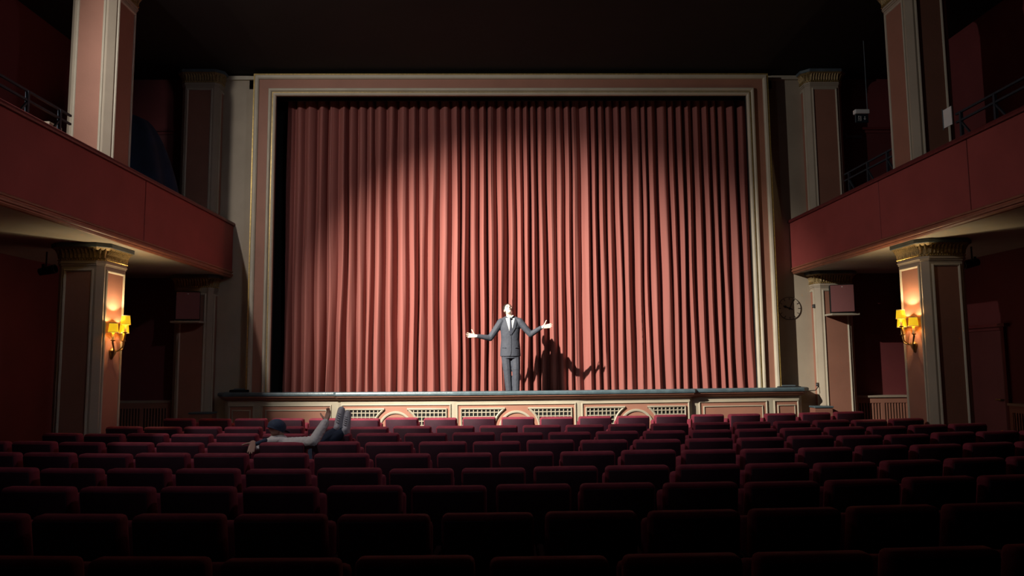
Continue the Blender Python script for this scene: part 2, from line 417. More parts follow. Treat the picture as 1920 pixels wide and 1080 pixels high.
# ------------------------------------------------------------------ columns and pilasters
def octo(cx, cy, hx, hy, c):
    return [(cx-hx+c, cy-hy), (cx+hx-c, cy-hy), (cx+hx, cy-hy+c), (cx+hx, cy+hy-c), (cx+hx-c, cy+hy), (cx-hx+c, cy+hy), (cx-hx, cy+hy-c), (cx-hx, cy-hy+c)]
def column(name, label, cx, cy, hx, hy, z0, z1, group, faces, beads=True, shelfcut=None):
    t = thing(name, label, 'column' if 'pilaster' not in name else 'pilaster', (cx, cy, z0), group)
    zt = z1-.30; c = .075
    MB().prism(octo(cx, cy, hx, hy, c), z0, zt).build('shaft', 'cream_wall', t)
    MB().prism(octo(cx, cy, hx+.03, hy+.03, c+.01), z0, z0+.12).build('plinth', 'cream_wall', t)
    pls = {'front': Plane((cx-hx, cy-hy, 0), (1, 0, 0), (0, -1, 0)), 'right': Plane((cx+hx, cy-hy, 0), (0, 1, 0), (1, 0, 0)),
           'left': Plane((cx-hx, cy+hy, 0), (0, -1, 0), (-1, 0, 0)), 'back': Plane((cx+hx, cy+hy, 0), (-1, 0, 0), (0, 1, 0))}
    for fn in faces:
        p = pls[fn]; wd = 2*hx if fn in ('front', 'back') else 2*hy
        if wd < .35: e = c+.005
        else: e = c+.03
        mb = MB(); rect_frame(mb, p, e, wd-e, z0+.2, zt-.05, [(0, 0), (.003, .016), (.018, .024), (.034, .014), (.040, 0)]); mb.build('panel_frame', 'cream', t)
        mb = MB(); rect_panel(mb, p, e+.036, wd-e-.036, z0+.236, zt-.086, .0005, .004); mb.build('panel', 'pink', t)
    # necking mouldings
    mb = MB()
    for za, zb, g in ((zt-.005, zt+.02, .012), (zt+.02, zt+.032, .024), (zt+.032, zt+.06, .018)):
        mb.prism(octo(cx, cy, hx+g, hy+g, c+g*.6), za, zb)
    mb.build('necking', 'cream_wall', t)
    MB().prism(octo(cx, cy, hx+.012, hy+.012, c+.01), zt+.06, zt+.22, octo(cx, cy, hx+.03, hy+.03, c+.02)).build('capital_band', 'trim_brown' if not beads else 'dull_gold', t)
    # leaf ornament and bead row along the faces
    if beads:
        mb = MB(); mb2 = MB()
        pts = octo(cx, cy, hx+.022, hy+.022, c+.015); m = len(pts)
        for k in range(m):
            a = Vector((*pts[k], 0)); b = Vector((*pts[(k+1) % m], 0)); L = (b-a).length; d = (b-a).normalized(); nn = Vector((d.y, -d.x, 0))
            cnt = max(2, int(L/.05))
            for q in range(cnt):
                o = a+d*(L*(q+.5)/cnt); hw = L/cnt*.40
                za, zm, zb = zt+.095, zt+.15, zt+.225
                mb.add([o-d*hw*.8+Vector((0, 0, za)), o+d*hw*.8+Vector((0, 0, za)), o+nn*.012+Vector((0, 0, za+.005)),
                        o-d*hw+Vector((0, 0, zm)), o+d*hw+Vector((0, 0, zm)), o+nn*.020+Vector((0, 0, zm)),
                        o-d*hw+nn*.03+Vector((0, 0, zb)), o+d*hw+nn*.03+Vector((0, 0, zb)), o+nn*.055+Vector((0, 0, zb-.008))],
                       [(0, 2, 5, 3), (2, 1, 4, 5), (3, 5, 8, 6), (5, 4, 7, 8), (0, 1, 2), (6, 8, 7)])
            cnt = max(2, int(L/.034))
            for q in range(cnt):
                o = a+d*(L*(q+.5)/cnt)+nn*.004; h = .011
                mb2.add([o+nn*h*1.4+Vector((0, 0, zt+.076)), o-d*h+Vector((0, 0, zt+.076)), o+d*h+Vector((0, 0, zt+.076)), o+Vector((0, 0, zt+.064)), o+Vector((0, 0, zt+.088))],
                        [(0, 1, 4), (0, 4, 2), (0, 3, 1), (0, 2, 3)])
        tag(mb.build('capital_leaves', 'dull_gold', t), 'row of gilded leaf ornament', kind='stuff')
        tag(mb2.build('bead_row', 'gold', t), 'row of small gilded beads', kind='stuff')
    mb = MB(); mb.prism(octo(cx, cy, hx+.05, hy+.05, c+.03), z1-.095, z1-.06, octo(cx, cy, hx+.095, hy+.095, c+.06)); mb.build('ovolo', 'dull_gold', t)
    MB().prism(octo(cx, cy, hx+.105, hy+.105, c+.065), z1-.062, z1-.001).build('abacus', 'slate', t, bevel=.008, seg=1)
    return t
ALLF = ('front', 'right', 'left', 'back')
gc = 'panelled columns with gilded capitals'
column('column', 'tall column with lit wall lamp under left balcony', CXL, CY, CHX, CH, 0, SOF, gc, ALLF)
column('column', 'tall column with lit wall lamp under right balcony', CXR, CY, CHX, CH, 0, SOF, gc, ALLF)
column('column', 'upper pale pink column standing on left balcony above parapet', CXL, CY, CHX, CH, BF, CEIL, gc, ALLF)
column('column', 'upper shaded column standing on right balcony above parapet', CXR, CY, CHX, CH, BF, CEIL, gc, ALLF)
gp = 'panelled pilasters on the front wall'
PY = YW-.02; PHX, PHY = .35, .24
column('pilaster', 'dark pilaster with small speaker beside left end of stage', XC-5.98, PY, PHX, PHY, 0, SOF, gp, ('front', 'right', 'left'))
column('pilaster', 'brightly lit cream pilaster with speaker shelf beside right end of stage', XC+6.06, PY, PHX, PHY, 0, SOF, gp, ('front', 'right', 'left'))
column('pilaster', 'upper pilaster at stage end of left balcony beside blue drape', XC-5.98, PY, PHX, PHY, BF, CEIL, gp, ('front', 'right', 'left'))
column('pilaster', 'upper pilaster at stage end of right balcony near hanging sign', XC+6.06, PY, PHX, PHY, BF, CEIL, gp, ('front', 'right', 'left'))

# ------------------------------------------------------------------ balconies
def balcony(s, label, seams):
    t = thing('balcony', label, 'balcony', (XC+s*PX, 5, SOF), 'side balconies')
    xi = XC+s*PX; xo = XC+s*WX; Y0, Y1 = -1.0, YW
    def bx(mb, a, b, y0, y1, z0, z1): a, b = sorted((xi+s*a, xi+s*b)); mb.box(a, b, y0, y1, z0, z1); return mb
    bx(MB(), .05, WX-PX, Y0, YW+.2, SOF, SOF+.06).build('soffit', 'soffit', t)
    bx(MB(), .06, WX-PX, Y0, YW+.2, SOF+.06, BF).build('balcony_floor', 'carpet', t)
    ys = [Y0]+seams+[Y1]
    for k in range(len(ys)-1):
        bx(MB(), 0, .035, ys[k]+.008, ys[k+1]-.008, 3.47, 4.345).build('parapet_panel', 'parapet_red', t, bevel=.006, seg=1)
    bx(MB(), .03, .14, Y0, Y1, SOF+.06, 4.34).build('parapet_core', 'rail_red', t)
    # handrail with rounded top
    mb = MB(); prof = [(-.03, 4.345), (-.035, 4.365), (-.03, 4.395), (-.01, 4.41), (.14, 4.41), (.165, 4.395), (.165, 4.345)]
    vs = [(xi+s*a, y, z) for y in (Y0, Y1) for a, z in prof]; k = len(prof)
    mb.add(vs, [(i, (i+1) % k, k+(i+1) % k, k+i) for i in range(k)]+[tuple(range(k)), tuple(range(k, 2*k))]); mb.build('handrail', 'rail_red', t)
    # stepped lower moulding
    mb = MB(); prof = [(-.012, 3.47), (-.018, 3.455), (-.012, 3.445), (.004, 3.44), (.004, 3.425), (-.012, 3.42), (-.02, 3.405), (-.012, 3.388), (.01, 3.382), (.012, 3.37), (.03, 3.352), (.055, 3.345), (.07, 3.352), (.07, 3.47)]
    vs = [(xi+s*a, y, z) for y in (Y0, Y1) for a, z in prof]; k = len(prof)
    mb.add(vs, [(i, (i+1) % k, k+(i+1) % k, k+i) for i in range(k)]+[tuple(range(k)), tuple(range(k, 2*k))]); mb.build('lower_moulding', 'trim_brown', t)
    return t
balcony(-1, 'left red balcony with smooth parapet and brown lower moulding', [7.0, 10.62])
balcony(1, 'right red balcony with smooth parapet and brown lower moulding', [6.6, 8.71, 10.81])

def railing(x, s, y0, y1, posts, label):
    t = thing('railing', label, 'railing', (x, y0, BF), 'metal railings behind the parapets')
    for z, nm in ((4.93, 'top_rail'), (4.82, 'middle_rail')):
        MB().bar((x, y0, z), (x, y1, z), .026).build(nm, 'rail_metal', t)
    for y in posts:
        MB().bar((x, y, BF), (x, y, 4.93), .036).build('post', 'rail_metal', t)
        MB().bar((x, y, 4.80), (x-s*.02, y-.26, 4.52), .022).build('brace', 'rail_metal', t)
railing(-5.5, -1, 5.5, 9.52, [7.3, 7.95, 8.63, 9.28], 'dark metal railing in front of left balcony column')
railing(6.12, 1, 5.5, 9.52, [7.4, 8.08, 8.75, 9.42], 'dark metal railing in front of right balcony column')
railing(6.12, 1, CY+CH+.12, 12.72, [11.28, 11.9, 12.55], 'dark metal railing between right balcony column and upper pilaster')

# ------------------------------------------------------------------ wall sconces
def sconce(s, label):
    xf = (CXL+CHX if s > 0 else CXR-CHX)      # inner face of the column ; s = +1 on the left column (faces +x)
    y0 = CY-.03; z0 = 1.83
    t = thing('wall_sconce', label, 'wall lamp', (xf, y0, z0), 'three armed wall lamps on the columns')
    mb = MB(); mb.lathe((xf+s*.015, y0, z0+.06), [(.004, -.10), (.02, -.085), (.028, -.06), (.05, -.02), (.062, .02), (.058, .035), (.03, .05), (.012, .07)], 12); mb.build('backplate', 'brass', t, smooth=True)
    for k, (dx, dy, dz) in enumerate(((.10, -.15, 0), (.19, 0, .115), (.10, .15, 0))):
        a = Vector((xf+s*.03, y0, z0+.08)); b = Vector((xf+s*dx, y0+dy, z0+.22+dz))
        pts = [a, a+Vector((s*dx*.35, dy*.35, .0)), a+Vector((s*dx*.7, dy*.75, .02+dz*.3)), b+Vector((0, 0, -.03)), b]
        arm = MB().tube(pts, [.012, .009, .010, .013, .010], 8).build('arm', 'brass', t, smooth=True)
        MB().lathe((b.x, b.y, b.z), [(.008, -.01), (.03, .0), (.034, .008), (.012, .012)], 12).build('drip_pan', 'brass', arm, smooth=True)
        MB().lathe((b.x, b.y, b.z+.01), [(.0175, 0), (.0175, .11), (.006, .112)], 12).build('candle_sleeve', 'candle', t, smooth=True)
        zz = b.z+.12
        MB().lathe((b.x, b.y, zz+.03), [(.004, -.03), (.014, -.015), (.018, .01), (.012, .035), (.002, .05)], 10).build('bulb', 'bulb_glow', t, smooth=True)
        mb = MB(); n = 24; ra, rb, h = .066, .054, .125; vs = []
        for i in range(n):
            q = 2*PI*i/n
            for r, z in ((ra, zz-.005), (rb, zz-.005+h), (rb-.003, zz-.005+h), (ra-.003, zz-.005)): vs.append((b.x+r*math.cos(q), b.y+r*math.sin(q), z))
        mb.add(vs, [(i*4+j, ((i+1) % n)*4+j, ((i+1) % n)*4+(j+1) % 4, i*4+(j+1) % 4) for i in range(n) for j in range(4)])
        sh = mb.build('lamp_shade', 'lamp_shade', t, smooth=60)
        for zc, r in ((zz-.005, ra+.001), (zz-.005+h, rb+.001)):
            mb = MB(); vs = []
            for i in range(n):
                q = 2*PI*i/n
                for rr, dz2 in ((r, -.004), (r+.002, 0), (r, .004), (r-.004, 0)): vs.append((b.x+rr*math.cos(q), b.y+rr*math.sin(q), zc+dz2))
            mb.add(vs, [(i*4+j, ((i+1) % n)*4+j, ((i+1) % n)*4+(j+1) % 4, i*4+(j+1) % 4) for i in range(n) for j in range(4)])
            mb.build('shade_trim', 'candle', sh)
        l = bpy.data.lights.new('sconce_lamp', 'POINT'); l.energy = (4.5, 24, 4.5)[k]; l.color = (1, .78, .46); l.shadow_soft_size = .008
        lo = bpy.data.objects.new('sconce_lamp', l); COL.objects.link(lo); lo.location = (b.x, b.y, zz+.092)
sconce(1, 'three lit yellow shaded candle lamps on left column')
sconce(-1, 'three lit yellow shaded candle lamps on right column')

# ------------------------------------------------------------------ speakers, shelf, clock, sockets
def speaker(loc, wd, h, d, rz, label):
    t = thing('wall_speaker', label, 'speaker', loc, 'small speakers on the pilasters')
    t.rotation_euler.z = rz
    def part(mb, n, m, **k):
        o = mb.build(n, m, None, **k); o.parent = t; return o
    part(MB().box(-wd/2, wd/2, -d/2, d/2, 0, h), 'cabinet', 'black', bevel=.008, seg=1)
    part(MB().box(-wd/2+.012, wd/2-.012, -d/2-.014, -d/2, .012, h-.012), 'front_cloth', 'speaker_cloth', bevel=.006, seg=1)
    part(MB().box(-.012, .012, -d/2-.018, -d/2-.013, h-.05, h-.04), 'badge', 'white')
    part(MB().box(-.05, .05, d/2, d/2+.06, h*.4, h*.6), 'bracket', 'black_metal')
    return t
PFY = PY-PHY
speaker((XC-5.99, PFY-.19, 2.52), .42, .52, .24, math.radians(22), 'small dark pink speaker on the dim left pilaster')
speaker((XC+6.10, PFY-.19, 2.57), .42, .52, .24, math.radians(-20), 'small pink speaker above shelf on the lit right pilaster')
tag(MB().box(XC+5.84, XC+6.36, PFY-.32, PFY-.025, 2.52, 2.555).build('speaker_shelf', 'cream', loc=(XC+6.1, PFY-.15, 2.52), bevel=.004, seg=1), 'narrow cream shelf under the right pilaster speaker', 'shelf', 'speaker shelves')
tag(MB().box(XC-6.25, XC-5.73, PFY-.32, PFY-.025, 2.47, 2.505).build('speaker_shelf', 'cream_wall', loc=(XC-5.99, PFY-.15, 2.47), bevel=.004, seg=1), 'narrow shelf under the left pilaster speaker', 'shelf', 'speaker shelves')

ck = thing('wall_clock', 'round wall clock with open dial and dark markers right of stage frame', 'clock', (5.62, YW-.02, 2.69))
def rel(o, p): o.parent = p; return o
n = 48; mb = MB(); vs = []
for i in range(n):
    q = 2*PI*i/n
    for rr, yy in ((.222, .012), (.222, .002), (.213, .002), (.213, .012)): vs.append((rr*math.cos(q), yy, rr*math.sin(q)))
mb.add(vs, [(i*4+j, ((i+1) % n)*4+j, ((i+1) % n)*4+(j+1) % 4, i*4+(j+1) % 4) for i in range(n) for j in range(4)])
rel(mb.build('rim', 'clock_dark', None), ck)
rel(MB().lathe((0, 0, 0), [(.214, .004), (.214, .012)], 48, 'Y').build('dial', 'cream_wall', None), ck)
for i in range(12):
    q = 2*PI*i/12; c, s_ = math.cos(q), math.sin(q)
    rel(MB().bar((.165*c, .002, .165*s_), (.208*c, .002, .208*s_), .010).build('hour_mark', 'clock_dark', None), ck)
rel(MB().bar((.03*-.45, -.006, -.03), (.20*.42, -.006, .20*.905), .010).build('minute_hand', 'clock_dark', None), ck)
rel(MB().bar((.055, -.010, -.022), (-.12, -.010, .045), .016).build('hour_hand', 'clock_dark', None), ck)
rel(MB().lathe((0, -.01, 0), [(.018, -.008), (.018, .008)], 16, 'Y').build('hub', 'clock_dark', None), ck)
rel(MB().lathe((-.085, -.011, .032), [(.024, -.004), (.024, .004)], 14, 'Y').build('hand_disc', 'clock_dark', None), ck)

# wall sockets with cable on the right pilaster's stage side
xs_ = XC+6.06-PHX
for z, lb in ((2.72, 'small dark wall socket high beside the clock'), (1.24, 'small dark wall socket low beside the stage end')):
    t = thing('wall_socket', lb, 'socket', (xs_-.012, PY-.12, z), 'wall sockets beside the clock')
    rel(MB().box(-.014, .010, -.045, .045, -.035, .035).build('plate', 'clock_dark', None, bevel=.004, seg=1), t)
    for dy in (-.02, .02): rel(MB().lathe((-.015, dy, 0), [(.012, -.004), (.012, .003)], 12, 'X').build('outlet', 'slate', None), t)
tag(MB().tube([(5.66, 13.95, ST+.03), (5.80, 13.9, ST+.01), (5.95, 13.95, 1.14), (6.02, 14.0, 1.20), (6.03, 14.06, 1.22)], .008, 6).build('cable', 'black', loc=(5.8, 13.95, ST)), 'thin black cable from stage end to low wall socket', 'cable')
# flat cases on the stage corners
def case(loc, sx, sy, sz, label, rz):
    t = thing('equipment_case', label, 'case', loc, 'flat cases on the stage corners'); t.rotation_euler.z = rz
    rel(MB().box(-sx/2, sx/2, -sy/2, sy/2, 0, sz).build('body', 'black', None, bevel=.01, seg=1), t)
    rel(MB().box(-sx*.30, sx*.30, -sy*.32, sy*.32, sz, sz+.02).build('lid', 'slate', None, bevel=.006, seg=1), t)
    rel(MB().tube([(-.05, -sy/2-.002, sz*.5), (-.04, -sy/2-.025, sz*.5), (.04, -sy/2-.025, sz*.5), (.05, -sy/2-.002, sz*.5)], .006, 6).build('handle', 'black_metal', None), t)
case((-4.72, 13.95, ST), .34, .24, .13, 'small black case on the dim left stage corner', .1)
case((5.42, 13.93, ST), .42, .22, .10, 'flat black case on the right stage corner', -.05)

# ------------------------------------------------------------------ steps beside the stage
def steps(xa, xb, label):
    t = thing('stage_steps', label, 'steps', ((xa+xb)/2, 13.7, 0), 'steps at the stage ends')
    for k, (ya, yb, z) in enumerate(((13.66, 13.90, .86), (13.42, 13.66, .57), (13.18, 13.42, .28))):
        MB().box(xa, xb, ya, yb, 0, z-.03).build('riser', 'pink_dark', t)
        MB().box(xa-.015, xb+.015, ya-.02, yb, z-.03, z).build('tread', 'stage_paint', t, bevel=.006, seg=1)
steps(-5.52, -5.12, 'short stage steps in shadow at left end of stage')
steps(5.80, 6.12, 'short stage steps with blue grey treads at right end of stage')

# ------------------------------------------------------------------ radiator covers
def radiator(o, u, n, L, h, label, cnt=2, m='pink'):
    p = Plane(o, u, n); t = thing('radiator_cover', label, 'radiator cover', o, 'slatted radiator covers')
    D = .22; mb = MB()
    rect_panel(mb, p, 0, L, h-.035, h, -.02, D+.03); mb.build('shelf', 'cream_wall', t)
    mb = MB(); rect_panel(mb, p, .02, L-.02, .1, h-.036, 0, .02); mb.build('back_panel', 'black', t)
    for a, b, c, d in ((0, L, h-.14, h-.036), (0, L, 0, .16)):
        mb = MB(); rect_panel(mb, p, a, b, c, d, D-.03, D); mb.build('rail', m, t)
    wd = L/cnt
    for k in range(cnt+1):
        c = min(max(k*wd, .035), L-.035); mb = MB(); rect_panel(mb, p, c-.035, c+.035, .16, h-.14, D-.03, D); mb.build('stile', m, t)
    for k in range(cnt):
        a = k*wd+.05; b = (k+1)*wd-.05; ns = 8
        for j in range(ns):
            c = a+(b-a)*(j+.5)/ns; mb = MB(); rect_panel(mb, p, c-.013, c+.013, .15, h-.13, D-.028, D-.008); mb.build('slat', m, t)
    return t
radiator((XC-7.50, YW+.2, 0), (1, 0, 0), (0, -1, 0), 1.08, 1.05, 'slatted radiator cover in dark aisle left of stage')
radiator((XC+6.44, YW+.2, 0), (1, 0, 0), (0, -1, 0), 1.08, 1.02, 'slatted pink radiator cover between right pilaster and column')
radiator((XC+WX, 11.35, 0), (0, -1, 0), (-1, 0, 0), 1.1, 1.02, 'dark radiator cover on right wall at edge of view')

# ------------------------------------------------------------------ doors
def door(name, o, u, n, wd, z0, h, closer=False):
    p = Plane(o, u, n); t = bpy.data.objects.new(name, None); COL.objects.link(t); t.location = o; t['kind'] = 'structure'
    mb = MB(); rect_panel(mb, p, .06, wd-.06, z0, z0+h-.06, .002, .03); mb.build('leaf', 'door_red', t)
    mb = MB(); rect_frame(mb, p, 0, wd, z0-.3, z0+h, [(0, 0), (0, .05), (.05, .05), (.06, .03), (.06, 0)]); mb.build('door_frame', 'wall_red', t)
    mb = MB(); rect_panel(mb, p, -.08, wd+.08, z0+h, z0+h+.05, 0, .09); mb.build('lintel', 'rail_red', t)
    if closer:
        mb = MB(); rect_panel(mb, p, .12, .45, z0+h-.16, z0+h-.11, .03, .07); mb.build('door_closer', 'slate', t)
    mb = MB(); mb.tube([p.p(wd-.13, z0+1.05, .03), p.p(wd-.13, z0+1.05, .08), p.p(wd-.25, z0+1.05, .08)], .012, 8); mb.build('door_handle', 'brass', t)
door('door_1', (XC-7.35, YW+.2, 0), (1, 0, 0), (0, -1, 0), 1.1, 4.1, 2.15, True)
door('door_2', (XC+6.5, YW+.2, 0), (1, 0, 0), (0, -1, 0), 1.1, 4.1, 2.15, True)
door('door_3', (XC+WX, 12.65, 0), (0, -1, 0), (-1, 0, 0), 1.05, 0, 2.2)

# ------------------------------------------------------------------ hanging sign and notice on the right balcony
t = thing('exit_sign', 'small hanging exit sign with white housing on right balcony', 'sign', (6.42, 12.6, 5.86))
rel(MB().box(-.13, .13, -.05, .05, .12, .20).build('housing', 'white', None, bevel=.015), t)
rel(MB().box(-.115, .115, -.012, .012, -.03, .12).build('sign_plate', 'sign_dark', None, bevel=.004, seg=1), t)
rel(MB().tube([(.11, 0, .20), (.11, 0, CEIL-5.86)], .008, 8).build('hanging_rod', 'slate', None), t)
mb = MB()   # running figure, door edge, arrow
y_ = -.0135
for a, b in (((-.06, .055), (-.045, .03)), ((-.06, .055), (-.04, .06)), ((-.06, .06), (-.075, .045)), ((-.045, .03), (-.055, .01)), ((-.06, .055), (-.055, .03)), ((-.055, .03), (-.075, .01)), ((-.02, .0), (-.02, .085)), ((-.075, .0), (-.02, .0)), ((.05, .08), (.05, .02)), ((.03, .04), (.05, .018)), ((.07, .04), (.05, .018))):
    mb.bar((a[0], y_, a[1]), (b[0], y_, b[1]), .010, .003)
mb.lathe((-.055, y_, .078), [(.011, -.0015), (.011, .0015)], 10, 'Y')
rel(mb.build('pictogram', 'white', None), t)
t = thing('notice_board', 'white notice fixed to railing beside right balcony column', 'notice', (6.07, 9.62, 4.80))
rel(MB().box(-.005, .005, -.09, .09, 0, .25).build('sheet', 'white', None), t)
rel(MB().box(-.012, -.004, .09, .102, -.02, .27).build('edge_strip', 'slate', None), t)

t = thing('pedestal_box', 'small dull wooden box behind left balcony railing', 'box', (-5.95, 9.72, BF))
rel(MB().box(-.12, .12, -.12, .12, 0, 1.22).build('body', 'trim_brown', None, bevel=.006, seg=1), t)
rel(MB().box(-.145, .145, -.145, .145, 1.22, 1.26).build('lid', 'cream_wall', None, bevel=.006, seg=1), t)
# ------------------------------------------------------------------ small spotlights under the balconies
def canlight(loc, s, label):
    t = thing('spotlight', label, 'spotlight', loc, 'small black spotlights under the balconies')
    L = SOF-loc[2]
    rel(MB().tube([(0, 0, .05), (0, 0, L)], .012, 8).build('stem', 'black_metal', None), t)
    o = MB().lathe((0, 0, 0), [(.03, -.10), (.055, -.09), (.062, .0), (.068, .14), (.058, .14), (.05, .05)], 16, 'X').build('can', 'black_metal', None, smooth=40); rel(o, t); o.rotation_euler = (0, math.radians(12*s), PI if s > 0 else 0)
    rel(MB().box(-.02, .02, -.075, -.066, -.02, .09).build('yoke', 'black_metal', None), t)
canlight((-6.60, 11.0, 3.10), -1, 'small black spotlight hanging behind left column')
canlight((7.16, 11.0, 3.13), 1, 'small black spotlight hanging behind right column')

# ------------------------------------------------------------------ blue drape on the left balcony
mb = MB(); N = 64; M_ = 26; vs = []; fs = []
for j in range(M_+1):
    t_ = j/M_; z = BF+2.42*t_
    for i in range(N):
        a = 2*PI*i/N
        wdt = .66*(1-t_**3.2)**.5*(1-.12*t_)+.015; dep = .45*(1-t_**4)**.5+.015
        fold = 1+((.13*math.sin(7*a+2*noise.noise((0, 0, t_*2))))+.12*noise.noise((math.cos(a)*2, math.sin(a)*2, t_*1.5)))*(1-t_*.55)
        vs.append((wdt*fold*math.cos(a)-.16*t_, dep*fold*math.sin(a), z-BF))
for j in range(M_):
    for i in range(N): fs.append((j*N+i, j*N+(i+1) % N, (j+1)*N+(i+1) % N, (j+1)*N+i))
fs.append(tuple(M_*N+i for i in range(N)))
mb.add(vs, fs); o = mb.build('draped_cloth', 'cloth_blue', None, smooth=180); o.location = (-6.12, 12.75, BF)
tag(o, 'dark blue cloth draped over tall equipment on left balcony', 'cloth')

# ------------------------------------------------------------------ cinema seats
PIT = .562; ROWY = [11.45, 9.93, 8.95, 8.0, 7.0, 6.0, 5.15, 4.22, 3.3]
def rbox(x0, x1, y0, y1, z0, z1, b, seg=3): return MB().box(x0, x1, y0, y1, z0, z1)
def lean(me, z0, k):
    for v in me.vertices: v.co.y -= (v.co.z-z0)*k
proto = {}
def pm(name, mb, m, bevel=0, seg=2, smooth=True, ln=True):
    o = mb.build(name, m, None, smooth=60 if smooth else False, bevel=bevel, seg=seg)
    if ln: lean(o.data, .42, .16)
    me = o.data; bpy.data.objects.remove(o); return me
sb = MB().box(-.25, .25, -.045, .075, .40, .885)
PR = [('backrest', pm('backrest', sb, 'velvet', .032, 3)),
      ('back_board', pm('back_board', MB().box(-.234, .234, -.056, -.04, .26, .858), 'seat_board', .006, 1)),
      ('seat_cushion', pm('seat_cushion', MB().box(-.235, .235, .13, .24, .36, .80), 'velvet', .03, 2, ln=False)),
      ('armrest', pm('armrest', MB().box(-.275, -.235, -.02, .36, .585, .625), 'seat_board', .012, 2, ln=False)),
      ('armrest', pm('armrest', MB().box(.235, .275, -.02, .36, .585, .625), 'seat_board', .012, 2, ln=False)),
      ('side_standard', pm('side_standard', MB().box(-.268, -.242, .0, .30, 0, .585), 'seat_metal', .006, 1, ln=False)),
      ('side_standard', pm('side_standard', MB().box(.242, .268, .0, .30, 0, .585), 'seat_metal', .006, 1, ln=False))]
CUSH_DOWN = pm('seat_cushion', MB().box(-.235, .235, .10, .52, .34, .44), 'velvet', .03, 2, ln=False)
ORD = ['first', 'second', 'third', 'fourth', 'fifth', 'sixth', 'seventh', 'eighth', 'ninth', 'tenth', 'eleventh', 'twelfth', 'thirteenth', 'fourteenth', 'fifteenth', 'sixteenth', 'seventeenth', 'eighteenth', 'nineteenth', 'twentieth', 'twenty-first', 'twenty-second', 'twenty-third', 'twenty-fourth', 'twenty-fifth', 'twenty-sixth']
ROWN = ['front row by the stage', 'second row from the stage', 'third row from the stage', 'fourth row from the stage', 'fifth row from the stage', 'sixth row from the stage', 'seventh row from the stage', 'eighth row from the stage', 'nearest row']
def project(p):
    d = Vector(p)-CAMLOC; k = d.dot(fw)
    return 960+F_PX*d.dot(rt)/k, 540-F_PX*d.dot(up)/k
SEATS = {}
for r, Y0 in enumerate(ROWY):
    n = 19+r; vis = 0
    for i in range(n):
        x = XC-.03-.012*r+(i-(n-1)/2)*(PIT if r else .582)
        y = Y0+(x-XC)**2/60
        pxx = project((x, y, .8))[0]; hw = .25*F_PX/y
        if pxx+hw < 8 or pxx-hw > 1912: continue
        e = thing('cinema_seat', 'dark red velvet seat, %s from left in the %s' % (ORD[vis], ROWN[r]), 'seat', (x, y, 0), 'seats in the ' + ROWN[r])
        e.rotation_euler.z = math.atan((x-XC)/30)*1.0 + random.uniform(-.006, .006)
        vis += 1
        for nm, me in PR:
            if nm == 'seat_cushion' and (r, i) == (3, 6): me = CUSH_DOWN
            o = bpy.data.objects.new(nm, me); COL.objects.link(o); o.parent = e
        dz = random.uniform(-.006, .006)
        e.location.z = 0; e.scale.z = 1+dz
        SEATS[(r, i)] = e

# ------------------------------------------------------------------ people
def fuse(name, prims, m, parent, voxel=.007, smooth=3, cut=None):
    bm = bmesh.new()
    for pr in prims:
        if pr[0] == 'c':
            _, a, ra, b, rb = pr; a = Vector(a); b = Vector(b); tb = bmesh.new()
            bmesh.ops.create_icosphere(tb, subdivisions=2, radius=ra, matrix=Matrix.Translation(a))
            bmesh.ops.create_icosphere(tb, subdivisions=2, radius=rb, matrix=Matrix.Translation(b))
            h = bmesh.ops.convex_hull(tb, input=tb.verts)
            bmesh.ops.delete(tb, geom=[g for g in h['geom_interior'] if isinstance(g, bmesh.types.BMVert)], context='VERTS')
        elif pr[0] == 'e':
            _, c, rad, rot = pr; tb = bmesh.new()
            bmesh.ops.create_icosphere(tb, subdivisions=3, radius=1, matrix=Matrix.Translation(Vector(c)) @ rot.to_4x4() @ Matrix.Diagonal((*rad, 1)))
        else:   # loft of elliptical sections
            tb = bmesh.new(); N = 28; rings = []
            for cx, cy, z, rx, ry in pr[1]:
                rings.append([tb.verts.new((cx+rx*math.cos(2*PI*k/N), cy+ry*math.sin(2*PI*k/N), z)) for k in range(N)])
            for q in range(len(rings)-1):
                for k in range(N): tb.faces.new((rings[q][k], rings[q][(k+1) % N], rings[q+1][(k+1) % N], rings[q+1][k]))
            tb.faces.new(rings[0][::-1]); tb.faces.new(rings[-1])
        me = bpy.data.meshes.new('tmp'); tb.to_mesh(me); tb.free(); bm.from_mesh(me); bpy.data.meshes.remove(me)
    me = bpy.data.meshes.new(name); bm.to_mesh(me); bm.free()
    o = bpy.data.objects.new(name, me); COL.objects.link(o)
    md = o.modifiers.new('r', 'REMESH'); md.mode = 'VOXEL'; md.voxel_size = voxel; md.use_smooth_shade = True
    sm = o.modifiers.new('s', 'SMOOTH'); sm.iterations = smooth; sm.factor = .5
    dg = bpy.context.evaluated_depsgraph_get(); me2 = bpy.data.meshes.new_from_object(o.evaluated_get(dg))
    o.modifiers.clear(); o.data = me2; bpy.data.meshes.remove(me); me2.name = name
    if cut is not None:
        for co, no in cut:
            b2 = bmesh.new(); b2.from_mesh(me2)
            r = bmesh.ops.bisect_plane(b2, geom=b2.verts[:]+b2.edges[:]+b2.faces[:], plane_co=co, plane_no=no, clear_outer=True)
            ed = [e for e in r['geom_cut'] if isinstance(e, bmesh.types.BMEdge)]
            if ed: bmesh.ops.holes_fill(b2, edges=ed, sides=0)
            b2.to_mesh(me2); b2.free()
    for p in me2.polygons: p.use_smooth = True
    me2.materials.clear(); me2.materials.append(MATS[m])
    if parent is not None: o.parent = parent
    return o
I3 = Matrix.Identity(3)
